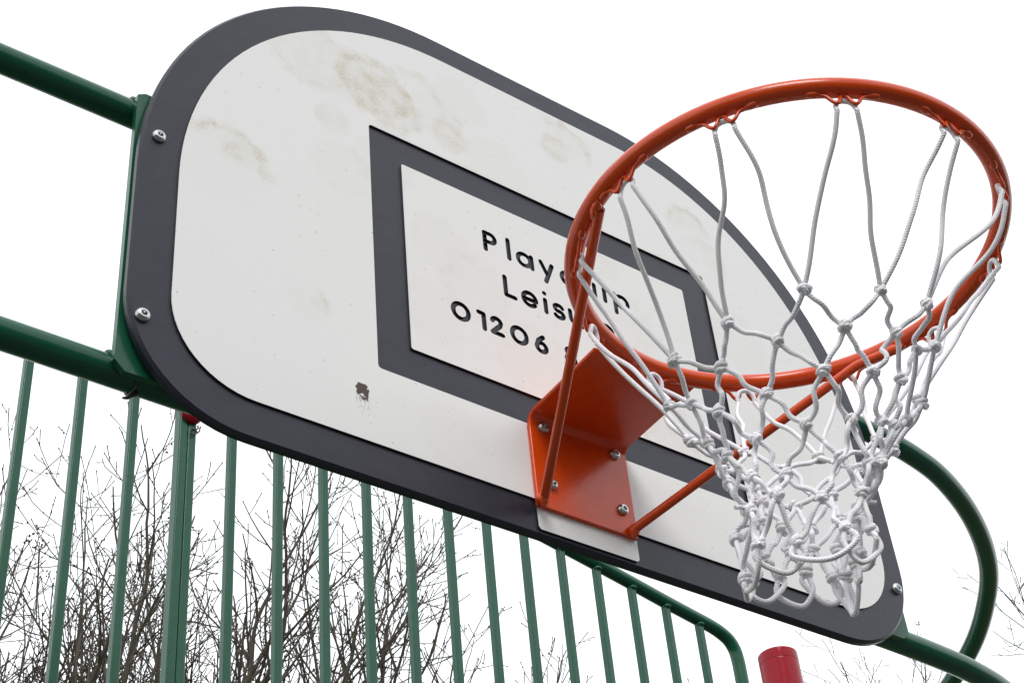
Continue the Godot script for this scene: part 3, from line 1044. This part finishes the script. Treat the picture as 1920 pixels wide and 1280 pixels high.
# ---------------------------------------------------------------- bare trees
func grow(mb: MB, p0: Vector3, dir: Vector3, length: float, r0: float, r1: float, level: int, par: Dictionary, g: RandomNumberGenerator) -> void:
	var steps: int = max(3, int(length / par.step))
	var pts := PackedVector3Array([p0])
	var rad := PackedFloat32Array([r0])
	var d := dir.normalized()
	var p := p0
	for i in steps:
		d = (d + Vector3(g.randfn(), g.randfn(), g.randfn()) * par.bend + Vector3.UP * par.up[level]).normalized()
		p += d * length / steps
		pts.append(p)
		rad.append(lerpf(r0, r1, pow(float(i + 1) / steps, 0.8)))
	mb.tube(pts, rad, [8, 6, 5, 4, 3][level], false, false)
	# buds at the nodes of thin wood
	if level >= 1:
		var last := pts.size() - 1
		mb.blob(pts[last] + d * 0.006, d, par.bud * 1.5, par.bud * 0.72, 4)
		if level >= 2:
			for i in range(1, last):
				if g.randf() < par.buds:
					mb.blob(pts[i] + Vector3(g.randfn(), g.randfn(), g.randfn()) * 0.003, d, par.bud * 1.3, par.bud * 0.85, 4)
		if g.randf() < par.seeds:
			for j in g.randi_range(2, 6):
				mb.blob(pts[last] + Vector3(g.randfn(), g.randfn(), g.randfn()) * 0.022, Vector3(g.randfn(), g.randfn(), g.randfn() + 0.01), par.bud * 1.7, par.bud * 1.1, 4)
	if level >= par.levels:
		return
	var space: float = par.space[level]
	var run: float = (length * par.first if level == 0 else space * 0.9) * g.randf_range(0.8, 1.2)
	var phase := g.randf() * TAU
	while run < length * 0.97:
		var t := run / length
		var fi := t * steps
		var i0: int = min(int(fi), steps - 1)
		var q := pts[i0].lerp(pts[i0 + 1], fi - i0)
		var td := (pts[i0 + 1] - pts[i0]).normalized()
		var sd := td.cross(Vector3(0.2, 0.3, 0.93)).normalized()
		var rd := sd.rotated(td, phase)
		phase += 2.2 + g.randf_range(-0.6, 0.6)
		var an: float = deg_to_rad(par.angle[level] + g.randf_range(-10.0, 12.0))
		var cd := td * cos(an) + rd * sin(an)
		var cl: float = par.len[level] * (1.15 - 0.8 * t) * g.randf_range(0.55, 1.25)
		var cr: float = min(lerpf(r0, r1, t) * 0.62, par.rad[level])
		grow(mb, q, cd, cl, cr, max(par.tip, cr * 0.45), level + 1, par, g)
		run += space * g.randf_range(0.6, 1.4)


func bare_tree(called: String, label: String, base: Vector3, fork: float, stems: Array, par: Dictionary, seed_: int, mat: Material, group: String) -> void:
	var root := thing(called, label, "tree", Vector3(base.x, -OY, base.z), group)
	var g := RandomNumberGenerator.new()
	g.seed = seed_
	var mb := MB.new()
	var top := Vector3(base.x, fork - OY, base.z)
	var r: float = par.trunk
	mb.tube(spline([Vector3(base.x, -OY - 0.05, base.z), Vector3(base.x + 0.03, -OY + fork * 0.4, base.z - 0.02), Vector3(base.x - 0.02, -OY + fork * 0.75, base.z + 0.02), top], 4), [r * 1.5, r * 1.2, r * 1.1, r * 1.05, r, r, r, r, r * 0.97, r * 0.95, r * 0.92, r * 0.9, r * 0.85], 12)
	part(mb, "trunk", mat, root)
	mb = MB.new()
	for s in stems:
		# tilt, heading (degrees), length
		var ti := deg_to_rad(s[0])
		var he := deg_to_rad(s[1])
		var d := Vector3(sin(ti) * cos(he), cos(ti), -sin(ti) * sin(he))
		grow(mb, top + Vector3(0, -0.12 - 0.4 * g.randf(), 0), d, s[2], par.stem * g.randf_range(0.75, 1.15), par.tip * 1.2, 0, par, g)
	part(mb, "crown", mat, root)


func stems_of(count: int, tilt: float, length: float, edge: float, seed_: int) -> Array:
	var g := RandomNumberGenerator.new()
	g.seed = seed_
	var o := []
	for i in count:
		var t := sqrt((i + 0.35) / count)
		o.append([tilt * t, i * 137.5 + g.randf_range(-20, 20), length * (1.0 - edge * t * t) * g.randf_range(0.9, 1.05)])
	return o


func build_trees() -> void:
	var cam := Vector3(-0.8274, 0, 1.2283)
	var near := {"step": 0.075, "bend": 0.085, "up": [0.03, 0.095, 0.11, 0.07, 0.0], "bud": 0.0052, "buds": 0.45, "seeds": 0.035, "levels": 3, "first": 0.34, "space": [0.17, 0.14, 0.17], "angle": [36.0, 44.0, 48.0], "len": [1.1, 0.46, 0.18], "rad": [0.0125, 0.0062, 0.0042], "tip": 0.0026, "trunk": 0.13, "stem": 0.034}
	bare_tree("bare_tree", "dense bare tree with many upright budded branches behind the slim fence post", cam + Vector3(0.437, 0, -0.8994) * 8.2, 3.7, stems_of(14, 25.0, 4.25, 0.12, 2), near, 11, M.bark, "bare trees behind the fence")
	bare_tree("bare_tree", "bare tree spreading behind the fence bars under the lower rail", cam + Vector3(0.336, 0, -0.942) * 8.0, 3.5, stems_of(17, 27.0, 4.1, 0.14, 5), near, 23, M.bark, "bare trees behind the fence")
	bare_tree("bare_tree", "bare tree with thin leaning branches behind the bars under the middle of the board", cam + Vector3(0.515, 0, -0.857) * 8.8, 3.9, stems_of(11, 22.0, 3.9, 0.14, 8), near, 37, M.bark, "bare trees behind the fence")
	var small: Dictionary = near.duplicate()
	small.levels = 2
	small.first = 0.15
	small.space = [0.16, 0.15, 0.2]
	small.len = [0.7, 0.3, 0.15]
	bare_tree("bare_tree", "sparse bare treetop showing between the fence bars below the bracket", cam + Vector3(0.622, 0, -0.783) * 9.0, 5.25, stems_of(6, 20.0, 1.75, 0.2, 9), small, 41, M.bark, "bare trees behind the fence")
	bare_tree("bare_tree", "sparse bare treetop between the fence bars where the top rail slopes down", cam + Vector3(0.672, 0, -0.741) * 9.4, 5.4, stems_of(6, 20.0, 1.65, 0.2, 12), small, 43, M.bark, "bare trees behind the fence")
	var far: Dictionary = near.duplicate()
	far.levels = 3
	far.first = 0.2
	far.step = 0.12
	far.bend = 0.09
	far.bud = 0.006
	far.buds = 0.25
	far.tip = 0.0036
	far.rad = [0.011, 0.006, 0.0045]
	far.angle = [38.0, 46.0, 55.0]
	far.space = [0.3, 0.24, 0.16]
	far.len = [1.4, 0.6, 0.16]
	bare_tree("bare_tree", "faint thin bare treetop below the board's lower edge next to the red post", cam + Vector3(0.789, 0, -0.614) * 17.0, 7.5, stems_of(9, 25.0, 3.2, 0.25, 15), far, 51, M.bark, "far bare trees")
	bare_tree("bare_tree", "thin bare tree reaching in beside the looping end of the upper green rail", cam + Vector3(0.893, 0, -0.450) * 16.0, 7.2, stems_of(12, 40.0, 4.2, 0.2, 18), far, 57, M.bark, "far bare trees")


func build_sky_blocker() -> void:  # added out of view to keep low sky light off the undersides
	var root := thing("added_sky_blocker", "unseen dark leafy wall added behind the camera to block low sky light", "sky_blocker", Vector3(0, -OY, 13.0))
	var f := FastNoiseLite.new()
	f.seed = 6
	f.frequency = 0.35
	f.fractal_octaves = 4
	var mb := MB.new()
	var cols := 140
	var rows := 36
	var grid := []
	for j in rows + 1:
		var row := []
		for i in cols + 1:
			var x := -34.0 + 68.0 * i / cols
			var t := float(j) / rows * 2.0
			var h: float = (t if t < 1.0 else 1.0) * 5.4
			var z: float = 11.5 + 0.25 * sin(t * PI) * -1.0
			if t > 1.0:
				h = 5.4 + 0.5 * sin((t - 1.0) * PI)
				z = 11.5 + (t - 1.0) * 3.0
			var n := f.get_noise_3d(x * 1.6, h * 1.6, z * 1.6) + 0.5 * f.get_noise_3d(x * 5.0, h * 4.0, z * 5.0)
			row.append(Vector3(x, h - OY + (n * 0.9 if t > 0.8 else 0.0), z - n * 0.6))
		grid.append(row)
	for j in rows:
		for i in cols:
			var a: Vector3 = grid[j][i]
			var b: Vector3 = grid[j][i + 1]
			var c: Vector3 = grid[j + 1][i + 1]
			var d: Vector3 = grid[j + 1][i]
			var nn := (d - a).cross(b - a).normalized()
			if nn.z > 0.0 and nn.y < 0.2:
				nn = -nn
			mb.flat_quad(a, b, c, d, nn)
	part(mb, "blocker_shell", M.sky_blocker, root)


func build_ground() -> void:
	var mb := MB.new()
	mb.flat_quad(Vector3(-300, -OY - 0.004, -300), Vector3(300, -OY - 0.004, -300), Vector3(300, -OY - 0.004, 300), Vector3(-300, -OY - 0.004, 300), Vector3.UP)
	part(mb, "ground", M.grass).set_meta("kind", "structure")
	mb = MB.new()
	mb.flat_quad(Vector3(-9, -OY, -1.8), Vector3(9, -OY, -1.8), Vector3(9, -OY, 24), Vector3(-9, -OY, 24), Vector3.UP)
	part(mb, "court", M.tarmac).set_meta("kind", "structure")


func _ready() -> void:
	var cam := Camera3D.new()
	cam.name = "camera"
	cam.fov = 23.1224
	cam.near = 0.05
	cam.far = 900.0
	add_child(cam)
	cam.transform = Transform3D(Basis(Vector3(0.80558136, -0.08195286, 0.58678991), Vector3(-0.32430441, 0.7678589, 0.55246661), Vector3(-0.49584807, -0.63535536, 0.59199515)), Vector3(-0.82743926, -1.19494642 + OY, 1.22826372))
	cam.current = true
	var env := Environment.new()
	var sky := Sky.new()
	var sm := ProceduralSkyMaterial.new()
	sm.sky_top_color = Color(0.965, 0.985, 1.0)
	sm.sky_horizon_color = Color(0.985, 0.99, 1.0)
	sm.sky_curve = 0.2
	sm.ground_bottom_color = Color(0.25, 0.25, 0.24)
	sm.ground_horizon_color = Color(0.8, 0.8, 0.8)
	sm.energy_multiplier = 1.0
	sm.sun_angle_max = 0.0
	sky.sky_material = sm
	env.background_mode = Environment.BG_SKY
	env.sky = sky
	env.background_energy_multiplier = 1.0
	env.tonemap_mode = Environment.TONE_MAPPER_LINEAR
	env.tonemap_exposure = 1.45
	env.sdfgi_enabled = true
	env.ssao_enabled = true
	env.ssil_enabled = true
	var we := WorldEnvironment.new()
	we.name = "environment"
	we.environment = env
	add_child(we)
	var sun := DirectionalLight3D.new()
	sun.name = "sun"
	sun.light_energy = 0.4
	sun.light_angular_distance = 25.0
	sun.light_color = Color(1.0, 0.992, 0.98)
	sun.shadow_enabled = true
	add_child(sun)
	sun.look_at_from_position(Vector3(-4, 8, 7), Vector3.ZERO)
	make_materials()
	build_ground()
	build_sky_blocker()
	build_fence()
	build_frame()
	build_board()
	build_hoop()
	build_net()
	build_trees()
